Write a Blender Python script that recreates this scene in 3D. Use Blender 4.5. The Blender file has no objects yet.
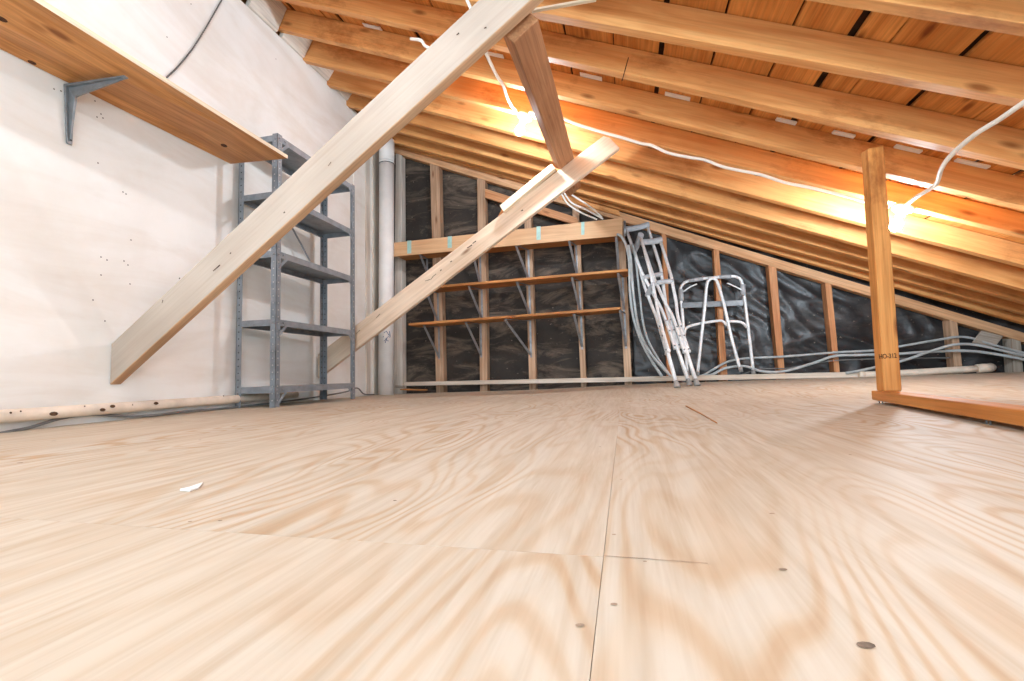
import bpy, bmesh, math, random
from mathutils import Vector, Matrix

SC = bpy.context.scene
COL = SC.collection
random.seed(7)

# ------------------------------------------------------------------ camera
F, YAW, PITCH, ROLL, H = 465.6, math.radians(-13.43), math.radians(4.026), math.radians(-1.456), 0.2
FWD = Vector((math.sin(YAW)*math.cos(PITCH), math.cos(YAW)*math.cos(PITCH), math.sin(PITCH)))
_rt = Vector((math.cos(YAW), -math.sin(YAW), 0)); _up = _rt.cross(FWD)
RT = math.cos(ROLL)*_rt + math.sin(ROLL)*_up
UP = -math.sin(ROLL)*_rt + math.cos(ROLL)*_up
EYE = Vector((0, 0, H))
cd = bpy.data.cameras.new('camera'); cam = bpy.data.objects.new('camera', cd); COL.objects.link(cam)
cam.matrix_world = Matrix(((RT.x, UP.x, -FWD.x, EYE.x), (RT.y, UP.y, -FWD.y, EYE.y), (RT.z, UP.z, -FWD.z, EYE.z), (0, 0, 0, 1)))
cd.sensor_fit = 'HORIZONTAL'; cd.sensor_width = 36; cd.lens = 36*F/1024; cd.clip_start = 0.01
SC.camera = cam

# ------------------------------------------------------------------ world + exposure
W = bpy.data.worlds.new('world'); SC.world = W; W.use_nodes = True
W.node_tree.nodes['Background'].inputs[0].default_value = (0.75, 0.97, 1.12, 1)
W.node_tree.nodes['Background'].inputs[1].default_value = 2.4
SC.view_settings.view_transform = 'Standard'; SC.view_settings.look = 'None'
SC.view_settings.exposure = 0.95; SC.view_settings.gamma = 1.0; SC.view_settings.use_curve_mapping = False
BULB_POWER = 580.0          # radiance of the glowing glass
SC.cycles.max_bounces = 8

# ------------------------------------------------------------------ measuring helpers
def ray(px, py):
    return FWD*F + RT*(px-512) - UP*(py-340.5)
def atY(px, py, Y):
    d = ray(px, py); return EYE + d*(Y/d.y)
def atZ(px, py, z=0.0):
    d = ray(px, py); return EYE + d*((z-H)/d.z)
def atX(px, py, X):
    d = ray(px, py); return EYE + d*(X/d.x)
def atPlane(px, py, n, c):
    d = ray(px, py); return EYE + d*((c-n.dot(EYE))/n.dot(d))
SL = 0.09                                   # the left wall is slightly out of square
WN = Vector((1, SL, 0)); WC = -2.65 + SL*1.45
def wallx(Y): return WC - SL*Y
def onwall(px, py, off=0.0): return atPlane(px, py, WN, WC+off)
M23 = math.tan(math.radians(23))

# ------------------------------------------------------------------ materials
def lin(c):
    return tuple(((v/255)/12.92 if v/255 <= .04045 else ((v/255+.055)/1.055)**2.4) for v in c) + (1,)
def newmat(name):
    m = bpy.data.materials.new(name); m.use_nodes = True
    nt = m.node_tree; return m, nt, nt.nodes, nt.links, nt.nodes['Principled BSDF']
def ramp(nd, stops):
    r = nd.new('ShaderNodeValToRGB')
    while len(r.color_ramp.elements) < len(stops): r.color_ramp.elements.new(0.5)
    for e, (p, c) in zip(r.color_ramp.elements, stops): e.position = p; e.color = c
    return r
def coords(nd, lk, scale, rnd=True):
    tc = nd.new('ShaderNodeTexCoord'); mp = nd.new('ShaderNodeMapping'); mp.inputs['Scale'].default_value = scale
    if rnd:
        oi = nd.new('ShaderNodeObjectInfo'); mu = nd.new('ShaderNodeMath'); mu.operation = 'MULTIPLY'; mu.inputs[1].default_value = 43.0
        lk.new(oi.outputs['Random'], mu.inputs[0])
        ad = nd.new('ShaderNodeVectorMath'); ad.operation = 'ADD'
        lk.new(tc.outputs['Object'], ad.inputs[0]); lk.new(mu.outputs[0], ad.inputs[1]); lk.new(ad.outputs[0], mp.inputs['Vector'])
    else:
        lk.new(tc.outputs['Object'], mp.inputs['Vector'])
    return mp
def noise(nd, lk, mp, scale, detail=4, rough=.55, dist=0.0):
    n = nd.new('ShaderNodeTexNoise'); n.inputs['Scale'].default_value = scale; n.inputs['Detail'].default_value = detail
    n.inputs['Roughness'].default_value = rough; n.inputs['Distortion'].default_value = dist
    lk.new(mp.outputs[0], n.inputs['Vector']); return n
def mix(nd, lk, a, b, fac, mode='MIX'):
    m = nd.new('ShaderNodeMixRGB'); m.blend_type = mode
    for s, v in ((1, a), (2, b), (0, fac)):
        if hasattr(v, 'outputs'): lk.new(v.outputs[0], m.inputs[s])
        elif isinstance(v, (int, float)): m.inputs[s].default_value = v
        elif isinstance(v, tuple): m.inputs[s].default_value = v
        else: lk.new(v, m.inputs[s])
    return m
def wood(name, dark, light, rough=.6, knots=True, grain=(1.0, 16, 16), stain=None, streak=.80):
    m, nt, nd, lk, b = newmat(name)
    mp = coords(nd, lk, grain); n1 = noise(nd, lk, mp, 1.6, 5, .6, .6)
    mp2 = coords(nd, lk, (2.0, 90, 90)); n2 = noise(nd, lk, mp2, 1.0, 2)
    mp3 = coords(nd, lk, (1, 1, 1)); n3 = noise(nd, lk, mp3, 1.3, 2)
    r = ramp(nd, [(.3, dark), (.68, light)]); lk.new(n1.outputs['Fac'], r.inputs[0])
    r2 = ramp(nd, [(.35, (streak, streak, streak, 1)), (.6, (1, 1, 1, 1))]); lk.new(n2.outputs['Fac'], r2.inputs[0])
    c = mix(nd, lk, r, r2, 1.0, 'MULTIPLY')
    r3 = ramp(nd, [(.35, (.84, .80, .76, 1)), (.65, (1.06, 1.05, 1.04, 1))]); lk.new(n3.outputs['Fac'], r3.inputs[0])
    c = mix(nd, lk, c, r3, 1.0, 'MULTIPLY')
    if knots:
        mk = coords(nd, lk, (2.2, 7, 7)); v = nd.new('ShaderNodeTexVoronoi'); v.inputs['Scale'].default_value = 1.0
        lk.new(mk.outputs[0], v.inputs['Vector'])
        rk = ramp(nd, [(.06, (.32, .18, .10, 1)), (.16, (1, 1, 1, 1))]); lk.new(v.outputs['Distance'], rk.inputs[0])
        c = mix(nd, lk, c, rk, .8, 'MULTIPLY')
    if stain:
        ms = coords(nd, lk, (1.2, 2.5, 2.5)); ns = noise(nd, lk, ms, 1.4, 6, .7)
        rs = ramp(nd, [(.55, (1, 1, 1, 1)), (.68, stain)]); lk.new(ns.outputs['Fac'], rs.inputs[0])
        c = mix(nd, lk, c, rs, .9, 'MULTIPLY')
    lk.new(c.outputs[0], b.inputs['Base Color']); b.inputs['Roughness'].default_value = rough
    b.inputs['Specular IOR Level'].default_value = .25
    bp = nd.new('ShaderNodeBump'); bp.inputs['Strength'].default_value = .12; bp.inputs['Distance'].default_value = .004
    lk.new(n2.outputs['Fac'], bp.inputs['Height']); lk.new(bp.outputs[0], b.inputs['Normal'])
    return m
def plain(name, col, rough=.5, metal=0.0, var=.08, scale=8, spec=.4):
    m, nt, nd, lk, b = newmat(name)
    mp = coords(nd, lk, (1, 1, 1)); n = noise(nd, lk, mp, scale, 4)
    d = tuple(v*(1-var*2) for v in col[:3]) + (1,); l = tuple(min(1, v*(1+var)) for v in col[:3]) + (1,)
    r = ramp(nd, [(.35, d), (.6, l)]); lk.new(n.outputs['Fac'], r.inputs[0]); lk.new(r.outputs[0], b.inputs['Base Color'])
    b.inputs['Roughness'].default_value = rough; b.inputs['Metallic'].default_value = metal; b.inputs['Specular IOR Level'].default_value = spec
    return m

RAFTER = wood('orange_fir', lin((214, 140, 78)), lin((238, 178, 114)), .55, grain=(.8, 10, 10), streak=.90, stain=(.62, .50, .42, 1))
DECKW = wood('sheathing_fir', lin((204, 124, 58)), lin((236, 164, 90)), .6, grain=(1.0, 10, 10))
STUDW = wood('aged_stud_wood', lin((168, 128, 98)), lin((214, 180, 150)), .65)
STUDO = wood('orange_stud_wood', lin((186, 120, 76)), lin((222, 164, 118)), .6)
POSTW = wood('honey_post_wood', lin((192, 118, 54)), lin((226, 158, 88)), .55, stain=(.5, .34, .24, 1))
PLATEW = wood('honey_plate_wood', lin((198, 122, 56)), lin((222, 150, 80)), .5, knots=False)
SHELFW = wood('orange_shelf_wood', lin((176, 112, 58)), lin((212, 150, 92)), .5, grain=(.9, 12, 12))
BOXW = wood('pale_fascia_wood', lin((200, 156, 114)), lin((216, 174, 134)), .55, knots=False, streak=.92)
BRACEW = wood('pale_brace_wood', lin((177, 161, 147)), lin((186, 172, 159)), .65, grain=(.8, 14, 14), knots=False, streak=.94)
BRACEU = wood('bare_brace_edge', lin((190, 152, 118)), lin((212, 176, 142)), .65, knots=False)
BRACE2W = wood('pale_second_brace_wood', lin((216, 186, 158)), lin((238, 214, 190)), .65, grain=(.8, 9, 9), streak=.9)
PURLINW = wood('brown_purlin_wood', lin((170, 116, 78)), lin((204, 150, 108)), .6)
GREYW = wood('weathered_grey_wood', lin((150, 136, 122)), lin((196, 184, 170)), .75)
WHITEW = wood('whitewashed_wood', lin((206, 196, 184)), lin((236, 228, 218)), .7, knots=False)
EDGEW = wood('pale_edge_wood', lin((236, 214, 184)), lin((250, 234, 210)), .6, knots=False)

def drywall():
    m, nt, nd, lk, b = newmat('skimmed_drywall')
    mp = coords(nd, lk, (1, 1, 1), False); n = noise(nd, lk, mp, 1.5, 6, .6)
    mp2 = coords(nd, lk, (1, .35, 1.6), False); n2 = noise(nd, lk, mp2, 2.4, 5, .6, 1.0)
    r = ramp(nd, [(.3, lin((230, 226, 219))), (.6, lin((240, 238, 234)))]); lk.new(n.outputs['Fac'], r.inputs[0])
    r2 = ramp(nd, [(.45, (1, 1, 1, 1)), (.75, (.90, .86, .82, 1))]); lk.new(n2.outputs['Fac'], r2.inputs[0])
    c = mix(nd, lk, r, r2, 1.0, 'MULTIPLY'); lk.new(c.outputs[0], b.inputs['Base Color'])
    b.inputs['Roughness'].default_value = .85; b.inputs['Specular IOR Level'].default_value = .15
    bp = nd.new('ShaderNodeBump'); bp.inputs['Strength'].default_value = .08; bp.inputs['Distance'].default_value = .01
    lk.new(n.outputs['Fac'], bp.inputs['Height']); lk.new(bp.outputs[0], b.inputs['Normal'])
    return m
DRYWALL = drywall()

def plywood():
    m, nt, nd, lk, b = newmat('plywood_sheet')
    tc = nd.new('ShaderNodeTexCoord'); ge = nd.new('ShaderNodeNewGeometry')
    mu = nd.new('ShaderNodeMath'); mu.operation = 'MULTIPLY'; mu.inputs[1].default_value = 61.0
    lk.new(ge.outputs['Random Per Island'], mu.inputs[0])
    ad = nd.new('ShaderNodeVectorMath'); ad.operation = 'ADD'; lk.new(tc.outputs['Object'], ad.inputs[0]); lk.new(mu.outputs[0], ad.inputs[1])
    mp = nd.new('ShaderNodeMapping'); mp.inputs['Scale'].default_value = (2.6, .62, 1); lk.new(ad.outputs[0], mp.inputs['Vector'])
    n = noise(nd, lk, mp, 1.3, 2.0, .38, .35)
    # growth rings: contour lines of a stretched field
    k = nd.new('ShaderNodeMath'); k.operation = 'MULTIPLY'; k.inputs[1].default_value = 135.0; lk.new(n.outputs['Fac'], k.inputs[0])
    s = nd.new('ShaderNodeMath'); s.operation = 'SINE'; lk.new(k.outputs[0], s.inputs[0])
    h = nd.new('ShaderNodeMath'); h.operation = 'MULTIPLY_ADD'; h.inputs[1].default_value = .5; h.inputs[2].default_value = .5; lk.new(s.outputs[0], h.inputs[0])
    mp2 = nd.new('ShaderNodeMapping'); mp2.inputs['Scale'].default_value = (70, 2.5, 1); lk.new(ad.outputs[0], mp2.inputs['Vector'])
    n2 = noise(nd, lk, mp2, 1.0, 3, .6)
    mp3 = nd.new('ShaderNodeMapping'); mp3.inputs['Scale'].default_value = (1, .6, 1); lk.new(ad.outputs[0], mp3.inputs['Vector'])
    n3 = noise(nd, lk, mp3, 1.6, 3)
    amt = ramp(nd, [(.40, (.15, .15, .15, 1)), (.66, (.95, .95, .95, 1))]); lk.new(n3.outputs['Fac'], amt.inputs[0])
    r = ramp(nd, [(.2, lin((198, 189, 175))), (.62, lin((196, 181, 161))), (.97, lin((184, 156, 125)))])
    lk.new(h.outputs[0], r.inputs[0])
    c = mix(nd, lk, lin((197, 184, 166)), r, amt)
    r2 = ramp(nd, [(.36, (.90, .86, .82, 1)), (.55, (1, 1, 1, 1))]); lk.new(n2.outputs['Fac'], r2.inputs[0])
    c = mix(nd, lk, c, r2, .8, 'MULTIPLY')
    mp5 = nd.new('ShaderNodeMapping'); mp5.inputs['Scale'].default_value = (22, 1.6, 1); lk.new(ad.outputs[0], mp5.inputs['Vector'])
    n5 = noise(nd, lk, mp5, 1.0, 4, .65, .5); r5 = ramp(nd, [(.38, (.88, .82, .75, 1)), (.56, (1.02, 1.02, 1.02, 1))]); lk.new(n5.outputs['Fac'], r5.inputs[0])
    c = mix(nd, lk, c, r5, .75, 'MULTIPLY')
    # knots / plugs
    mk = nd.new('ShaderNodeMapping'); mk.inputs['Scale'].default_value = (3.4, 1.9, 1); lk.new(ad.outputs[0], mk.inputs['Vector'])
    v = nd.new('ShaderNodeTexVoronoi'); v.inputs['Scale'].default_value = 1.0; lk.new(mk.outputs[0], v.inputs['Vector'])
    rk = ramp(nd, [(.010, (.40, .33, .28, 1)), (.02, (1, 1, 1, 1))]); lk.new(v.outputs['Distance'], rk.inputs[0])
    c = mix(nd, lk, c, rk, .85, 'MULTIPLY')
    lk.new(c.outputs[0], b.inputs['Base Color'])
    b.inputs['Roughness'].default_value = .6; b.inputs['Specular IOR Level'].default_value = .2
    bp = nd.new('ShaderNodeBump'); bp.inputs['Strength'].default_value = .15; bp.inputs['Distance'].default_value = .002
    lk.new(n2.outputs['Fac'], bp.inputs['Height']); lk.new(bp.outputs[0], b.inputs['Normal'])
    return m
PLY = plywood()

def felt(name, base, spots, gloss):
    m, nt, nd, lk, b = newmat(name)
    mp = coords(nd, lk, (1, 1, 1), False); n = noise(nd, lk, mp, 3.0, 6, .65)
    mp2 = coords(nd, lk, (.7, 1, 2.2), False); n2 = noise(nd, lk, mp2, 2.2, 7, .72, .8)
    r = ramp(nd, [(.35, tuple(v*.55 for v in base[:3])+(1,)), (.65, base)]); lk.new(n.outputs['Fac'], r.inputs[0])
    r2 = ramp(nd, [(.50, (0, 0, 0, 1)), (.66, (1, 1, 1, 1))]); lk.new(n2.outputs['Fac'], r2.inputs[0])
    c = mix(nd, lk, r, spots, r2)
    n4 = noise(nd, lk, mp, 30, 3, .6); r4 = ramp(nd, [(.68, (0, 0, 0, 1)), (.72, (.5, .5, .5, 1))]); lk.new(n4.outputs['Fac'], r4.inputs[0])
    c = mix(nd, lk, c, lin((190, 170, 150)), r4)
    lk.new(c.outputs[0], b.inputs['Base Color']); b.inputs['Roughness'].default_value = gloss
    b.inputs['Specular IOR Level'].default_value = .5
    bp = nd.new('ShaderNodeBump'); bp.inputs['Strength'].default_value = .6 if gloss < .5 else .2; bp.inputs['Distance'].default_value = .03
    lk.new(n.outputs['Fac'], bp.inputs['Height']); lk.new(bp.outputs[0], b.inputs['Normal'])
    return m
FELT = felt('stained_felt_paper', lin((58, 49, 42)), lin((114, 97, 82)), .8)
PLASTIC = felt('black_sheeting_film', lin((50, 49, 50)), lin((70, 66, 64)), .40)

STEEL = plain('grey_enamel_steel', lin((132, 136, 141)), .42, .1, .10, 14, .5)
HOLE = plain('dark_hole', lin((38, 38, 42)), .8, 0, .05)
PHOLE = plain('light_through_hole', lin((214, 212, 208)), .6, 0, .05)  # light showing through the front post holes, painted as pale discs
GALV = plain('galvanised_steel', lin((150, 150, 152)), .45, .6, .10, 20)
ALU = plain('brushed_aluminium', lin((234, 234, 234)), .38, .15, .05, 30)
ALUD = plain('grey_plastic_pad', lin((178, 180, 184)), .55, 0, .06, 20)
RUBBER = plain('grey_rubber', lin((150, 146, 142)), .8, 0, .1, 20)
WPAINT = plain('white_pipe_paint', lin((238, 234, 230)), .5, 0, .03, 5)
CREAM = plain('cream_chipped_paint', lin((230, 214, 196)), .6, 0, .06, 10)
CHIP = plain('rust_chip', lin((86, 60, 40)), .9, 0, .3, 60)
WCABLE = plain('white_cable_sheath', lin((240, 232, 220)), .5, 0, .03)
GCABLE = plain('grey_cable_sheath', lin((176, 180, 180)), .5, 0, .08, 12)
DCABLE = plain('dark_grey_cable_sheath', lin((120, 118, 116)), .6, 0, .1, 12)
DARK = plain('dark_backing', lin((34, 26, 20)), .9, 0, .2, 5)
PORC = plain('white_porcelain', lin((246, 244, 240)), .3, 0, .02)
TAPE = plain('aqua_tape', lin((158, 190, 180)), .5, 0, .06, 30)
INK = plain('blue_marker_ink', lin((70, 110, 150)), .7, 0, .1)
STAMP = plain('brown_stamp_ink', lin((70, 36, 14)), .8, 0, .2, 60)
GREYD = plain('dark_grey_metal', lin((120, 122, 124)), .42, .25, .1, 20)
def bulbmat():
    m, nt, nd, lk, b = newmat('glowing_bulb_glass')
    b.inputs['Base Color'].default_value = (1, 1, 1, 1)
    b.inputs['Emission Color'].default_value = (.83, .98, 1.11, 1); b.inputs['Emission Strength'].default_value = BULB_POWER
    return m
GLOW = bulbmat()

# ------------------------------------------------------------------ object helpers
ROOTLOC = {}
def tag(o, label=None, cat=None, group=None, kind=None):
    if label: o['label'] = label
    if cat: o['category'] = cat
    if group: o['group'] = group
    if kind: o['kind'] = kind
    return o
def root(name, loc, label, cat, group=None):
    o = bpy.data.objects.new(name, None); o.empty_display_size = .05; COL.objects.link(o); o.location = loc
    ROOTLOC[o.name] = Vector(loc)
    return tag(o, label, cat, group)
def link(name, bm, mats, parent=None, M=None, smooth=False):
    """bm holds world coordinates; the object's own axes are M (local X along the grain)."""
    if not isinstance(mats, (list, tuple)): mats = [mats]
    if M is None:
        c = Vector((0, 0, 0))
        for v in bm.verts: c += v.co
        M = Matrix.Translation(c/max(1, len(bm.verts)))
    bmesh.ops.recalc_face_normals(bm, faces=bm.faces)
    bm.transform(M.inverted())
    me = bpy.data.meshes.new(name); bm.to_mesh(me); bm.free()
    for m in mats: me.materials.append(m)
    if smooth:
        for p in me.polygons: p.use_smooth = True
    o = bpy.data.objects.new(name, me); COL.objects.link(o)
    if parent is not None:
        o.parent = parent; T = Matrix.Identity(4); q = parent
        T = WORLD[parent.name] if parent.name in WORLD else Matrix.Translation(ROOTLOC[parent.name])
        o.matrix_basis = T.inverted() @ M
    else:
        o.matrix_basis = M
    WORLD[o.name] = M.copy()
    return o
WORLD = {}
def frame(axis, up, origin):
    x = axis.normalized(); z = (up - x*up.dot(x)).normalized(); y = z.cross(x)
    return Matrix(((x.x, y.x, z.x, origin.x), (x.y, y.y, z.y, origin.y), (x.z, y.z, z.z, origin.z), (0, 0, 0, 1)))
def add_hexa(bm, c, bevel=.004):
    """c: 8 corners, the first four at one end, the last four (same order) at the other."""
    vs = [bm.verts.new(p) for p in c]
    fs = [(0, 1, 2, 3), (7, 6, 5, 4)] + [(i, i+4, (i+1) % 4+4, (i+1) % 4) for i in range(4)]
    faces = [bm.faces.new([vs[i] for i in f]) for f in fs]
    if bevel:
        es = set(e for f in faces for e in f.edges)
        bmesh.ops.bevel(bm, geom=list(es), offset=bevel, segments=1, profile=.7, affect='EDGES')
def hexa(name, c, mat, parent=None, bevel=.004):
    c = [Vector(p) for p in c]
    a = (c[0]+c[1]+c[2]+c[3])/4; b = (c[4]+c[5]+c[6]+c[7])/4
    bm = bmesh.new(); add_hexa(bm, c, bevel)
    return link(name, bm, mat, parent, frame(b-a, c[3]-c[0], a))
def quadbeam(name, a, b, u, v, mat, parent=None, bevel=.004):
    """beam from a to b whose section runs from the axis line along u and v."""
    a, b, u, v = map(Vector, (a, b, u, v))
    return hexa(name, [a, a+u, a+u+v, a+v, b, b+u, b+u+v, b+v], mat, parent, bevel)
def boxbm(bm, x0, x1, y0, y1, z0, z1, bevel=.003):
    add_hexa(bm, [Vector(p) for p in ((x0, y0, z0), (x0, y1, z0), (x0, y1, z1), (x0, y0, z1), (x1, y0, z0), (x1, y1, z0), (x1, y1, z1), (x1, y0, z1))], bevel)
def smooth_path(pts, n=6):
    pts = [Vector(p) for p in pts]
    if len(pts) < 3: return pts
    out = []
    P = [pts[0]*2-pts[1]] + pts + [pts[-1]*2-pts[-2]]
    for i in range(1, len(P)-2):
        for k in range(n):
            t = k/n; a, b, c, d = P[i-1:i+3]
            out.append(.5*((2*b)+(c-a)*t+(2*a-5*b+4*c-d)*t*t+(3*b-a-3*c+d)*t**3))
    out.append(pts[-1]); return out
def add_tube(bm, pts, r, seg=8, mi=0, r2=None):
    pts = [Vector(p) for p in pts]; n = len(pts); rings = []
    t = (pts[1]-pts[0]).normalized(); ref = Vector((0, 0, 1)) if abs(t.z) < .9 else Vector((1, 0, 0))
    u = t.cross(ref).normalized()
    for i, p in enumerate(pts):
        t = (pts[min(i+1, n-1)]-pts[max(i-1, 0)]).normalized()
        u = (u-t*u.dot(t)).normalized(); w = t.cross(u)
        rr = r if r2 is None else r+(r2-r)*i/(n-1)
        rings.append([bm.verts.new(p+(u*math.cos(2*math.pi*k/seg)+w*math.sin(2*math.pi*k/seg))*rr) for k in range(seg)])
    for a, b in zip(rings, rings[1:]):
        for k in range(seg):
            f = bm.faces.new((a[k], a[(k+1) % seg], b[(k+1) % seg], b[k])); f.smooth = True; f.material_index = mi
    for rg in (rings[0][::-1], rings[-1]):
        f = bm.faces.new(rg); f.material_index = mi
def tube(name, pts, r, mat, parent=None, seg=8, n=6, r2=None):
    bm = bmesh.new(); sp = smooth_path(pts, n) if n else [Vector(p) for p in pts]
    add_tube(bm, sp, r, seg, r2=r2)
    a, b = sp[0], sp[-1]; up = Vector((0, 0, 1)) if abs((b-a).normalized().z) < .95 else Vector((0, 1, 0))
    return link(name, bm, mat, parent, frame(b-a, up, a))
def lathe(bm, prof, origin, axis=Vector((0, 0, 1)), seg=20, mi=0):
    axis = axis.normalized(); ref = Vector((1, 0, 0)) if abs(axis.x) < .9 else Vector((0, 1, 0))
    u = axis.cross(ref).normalized(); w = axis.cross(u); rings = []
    for r, h in prof:
        rings.append([bm.verts.new(origin+axis*h+(u*math.cos(2*math.pi*k/seg)+w*math.sin(2*math.pi*k/seg))*max(r, 1e-4)) for k in range(seg)])
    for a, b in zip(rings, rings[1:]):
        for k in range(seg):
            f = bm.faces.new((a[k], a[(k+1) % seg], b[(k+1) % seg], b[k])); f.smooth = True; f.material_index = mi
    bm.faces.new(rings[0][::-1]); bm.faces.new(rings[-1])
def disc(bm, c, n, r, mi=0, seg=8, sx=1.0, ax=None):
    n = n.normalized(); u = ax.normalized() if ax is not None else n.orthogonal().normalized(); w = n.cross(u)
    f = bm.faces.new([bm.verts.new(c+u*math.cos(2*math.pi*k/seg)*r*sx+w*math.sin(2*math.pi*k/seg)*r) for k in range(seg)]); f.material_index = mi

# ================================================================== THE SETTING
# ---- floor: plywood sheets, slightly humped towards the back right
EDGE = [(-6, -.023), (-2.84, -.023), (-.97, .001), (.16, .045), (1.67, .064), (2.67, .08), (3.66, .09), (8, .1)]
def floorz(x, y):
    for (a, za), (b, zb) in zip(EDGE, EDGE[1:]):
        if x <= b: z = za+(zb-za)*max(0, (x-a)/(b-a)); break
    t = max(0, min(1.1, (y-2.9)/2.5)); return z*t*t*(3-2*t) if t < 1 else z
bm = bmesh.new()
XS = [-3.6, -2.46, -1.245, -.03, 1.185, 2.40, 3.615, 4.83, 6.0]
YSE = [-1.2, .525, 1.93, 3.3, 4.55, 5.42]
YSO = [-1.2, 1.93, 3.3, 4.55, 5.42]
g = .0003
for i, (xa, xb) in enumerate(zip(XS, XS[1:])):
    ys = YSE if xb < .1 else YSO
    for ya, yb in zip(ys, ys[1:]):
        nx, ny = 3, 8; grid = []
        for jj in range(ny+1):
            row = []
            for ii in range(nx+1):
                x = xa+g+(xb-xa-2*g)*ii/nx; y = ya+g+(yb-ya-2*g)*jj/ny
                row.append(bm.verts.new((x, y, floorz(x, y))))
            grid.append(row)
        top = [bm.faces.new((grid[a][b], grid[a][b+1], grid[a+1][b+1], grid[a+1][b])) for a in range(ny) for b in range(nx)]
        rb = bmesh.ops.extrude_face_region(bm, geom=top)
        for v in [e for e in rb['geom'] if isinstance(e, bmesh.types.BMVert)]: v.co.z -= .006
        for f in top:
            pass
fl = link('floor', bm, PLY, None, Matrix.Identity(4)); tag(fl, kind='structure', label='pale plywood sheet attic floor')
bm = bmesh.new(); boxbm(bm, -4.2, 6.0, -1.2, 2.85, -.16, -.0065, 0); boxbm(bm, -4.2, 6.0, 2.85, 6.1, -.16, -.06, 0)
tag(link('floor_subfloor', bm, plain('subfloor_brown', lin((150, 120, 92)), .9), None), kind='structure')
# nail heads and small stains set into the plywood
bm = bmesh.new()
for px, py, r in ((614, 605, .006), (580, 626, .007), (614, 535, .005), (621, 480, .004), (783, 570, .008), (772, 514, .007), (866, 646, .012), (600, 447, .006), (395, 501, .006), (197, 487, .008), (20, 463, .014), (64, 434, .012), (200, 440, .010), (540, 424, .006), (916, 458, .007), (850, 455, .006), (645, 562, .004), (190, 522, .006), (220, 521, .006)):
    p = atZ(px, py); p.z = floorz(p.x, p.y)+.0008; disc(bm, p, Vector((0, 0, 1)), r*.36, 0, 9, 1.5, Vector((1, .3, 0)))
a_, b_ = Vector((-.03, .5265, .0006)), Vector((.075, .524, .0006)); bm.faces.new([bm.verts.new(v) for v in (a_, b_, b_+Vector((0, .0011, 0)), a_+Vector((0, .0011, 0)))])
o = link('floor_nail_marks', bm, plain('floor_mark_brown', lin((142, 122, 104)), .8, 0, .3, 40), None); tag(o, kind='structure')

# ---- left wall: skimmed drywall, top edge follows the rafters
WT = [(-1.4, 2.93)] + [(onwall(px, py).y, onwall(px, py).z) for px, py in ((240.5, 0), (277.4, 34.5), (307.5, 63.1), (334, 88), (356, 111.7))]
WT = [WT[0], (1.2, 3.02)] + WT[1:] + [(5.64, 3.27)]
bm = bmesh.new(); TH = .02
lo, hi, lo2, hi2 = [], [], [], []
for y, z in WT:
    x = wallx(y); lo.append(bm.verts.new((x, y, -.02))); hi.append(bm.verts.new((x, y, z)))
    lo2.append(bm.verts.new((x-TH, y, -.02))); hi2.append(bm.verts.new((x-TH, y, z)))
for i in range(len(WT)-1):
    bm.faces.new((lo[i], lo[i+1], hi[i+1], hi[i])); bm.faces.new((lo2[i], hi2[i], hi2[i+1], lo2[i+1])); bm.faces.new((hi[i], hi[i+1], hi2[i+1], hi2[i]))
for k in (0, -1): bm.faces.new((lo[k], hi[k], hi2[k], lo2[k]))
bmesh.ops.recalc_face_normals(bm, faces=bm.faces)
WNRM = Vector((1, SL, 0)).normalized()
for px, py in ((123, 192), (126, 194), (131, 240), (101, 257), (107, 260), (124, 261), (128, 265), (101, 275), (130, 284), (93, 300), (105, 321), (54, 89), (61, 91), (97, 117), (101, 114), (103, 118), (98, 163), (95, 101), (191, 4), (167, 37), (122, 55), (276, 59)):
    disc(bm, onwall(px, py, .0015), WNRM, .0042, 1, 7)
wl = link('wall_left', bm, [DRYWALL, plain('nail_hole', lin((96, 84, 74)), .9)], None, Matrix.Identity(4)); tag(wl, kind='structure', label='cream skimmed drywall with nail holes')
# vertical trim battens at the far end of the drywall
for i, (a, b, mt, t) in enumerate(((353.5, 357, DRYWALL, .008), (365.5, 369.5, WHITEW, .014), (372.5, 378.5, WHITEW, .02))):
    p, q = onwall(a, 380), onwall(b, 380)
    A = [Vector((p.x, p.y, .0)), Vector((q.x, q.y, .0)), Vector((q.x+t, q.y, .0)), Vector((p.x+t, p.y, .0))]
    o = hexa('trim_%d' % (i+1), A+[v+Vector((0, 0, 3.2)) for v in A], mt, None, .002); tag(o, kind='structure')

A = [Vector((wallx(-1.4)-.45, -1.4, -.02)), Vector((wallx(-1.4)-.40, -1.4, -.02)), Vector((wallx(5.7)-.40, 5.7, -.02)), Vector((wallx(5.7)-.45, 5.7, -.02))]
tag(hexa('wall_left_lightblock', A+[v+Vector((0, 0, 3.72)) for v in A], DARK, None, 0), kind='structure')  # dark sheet added behind the drywall to stop sky light leaking in

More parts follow.
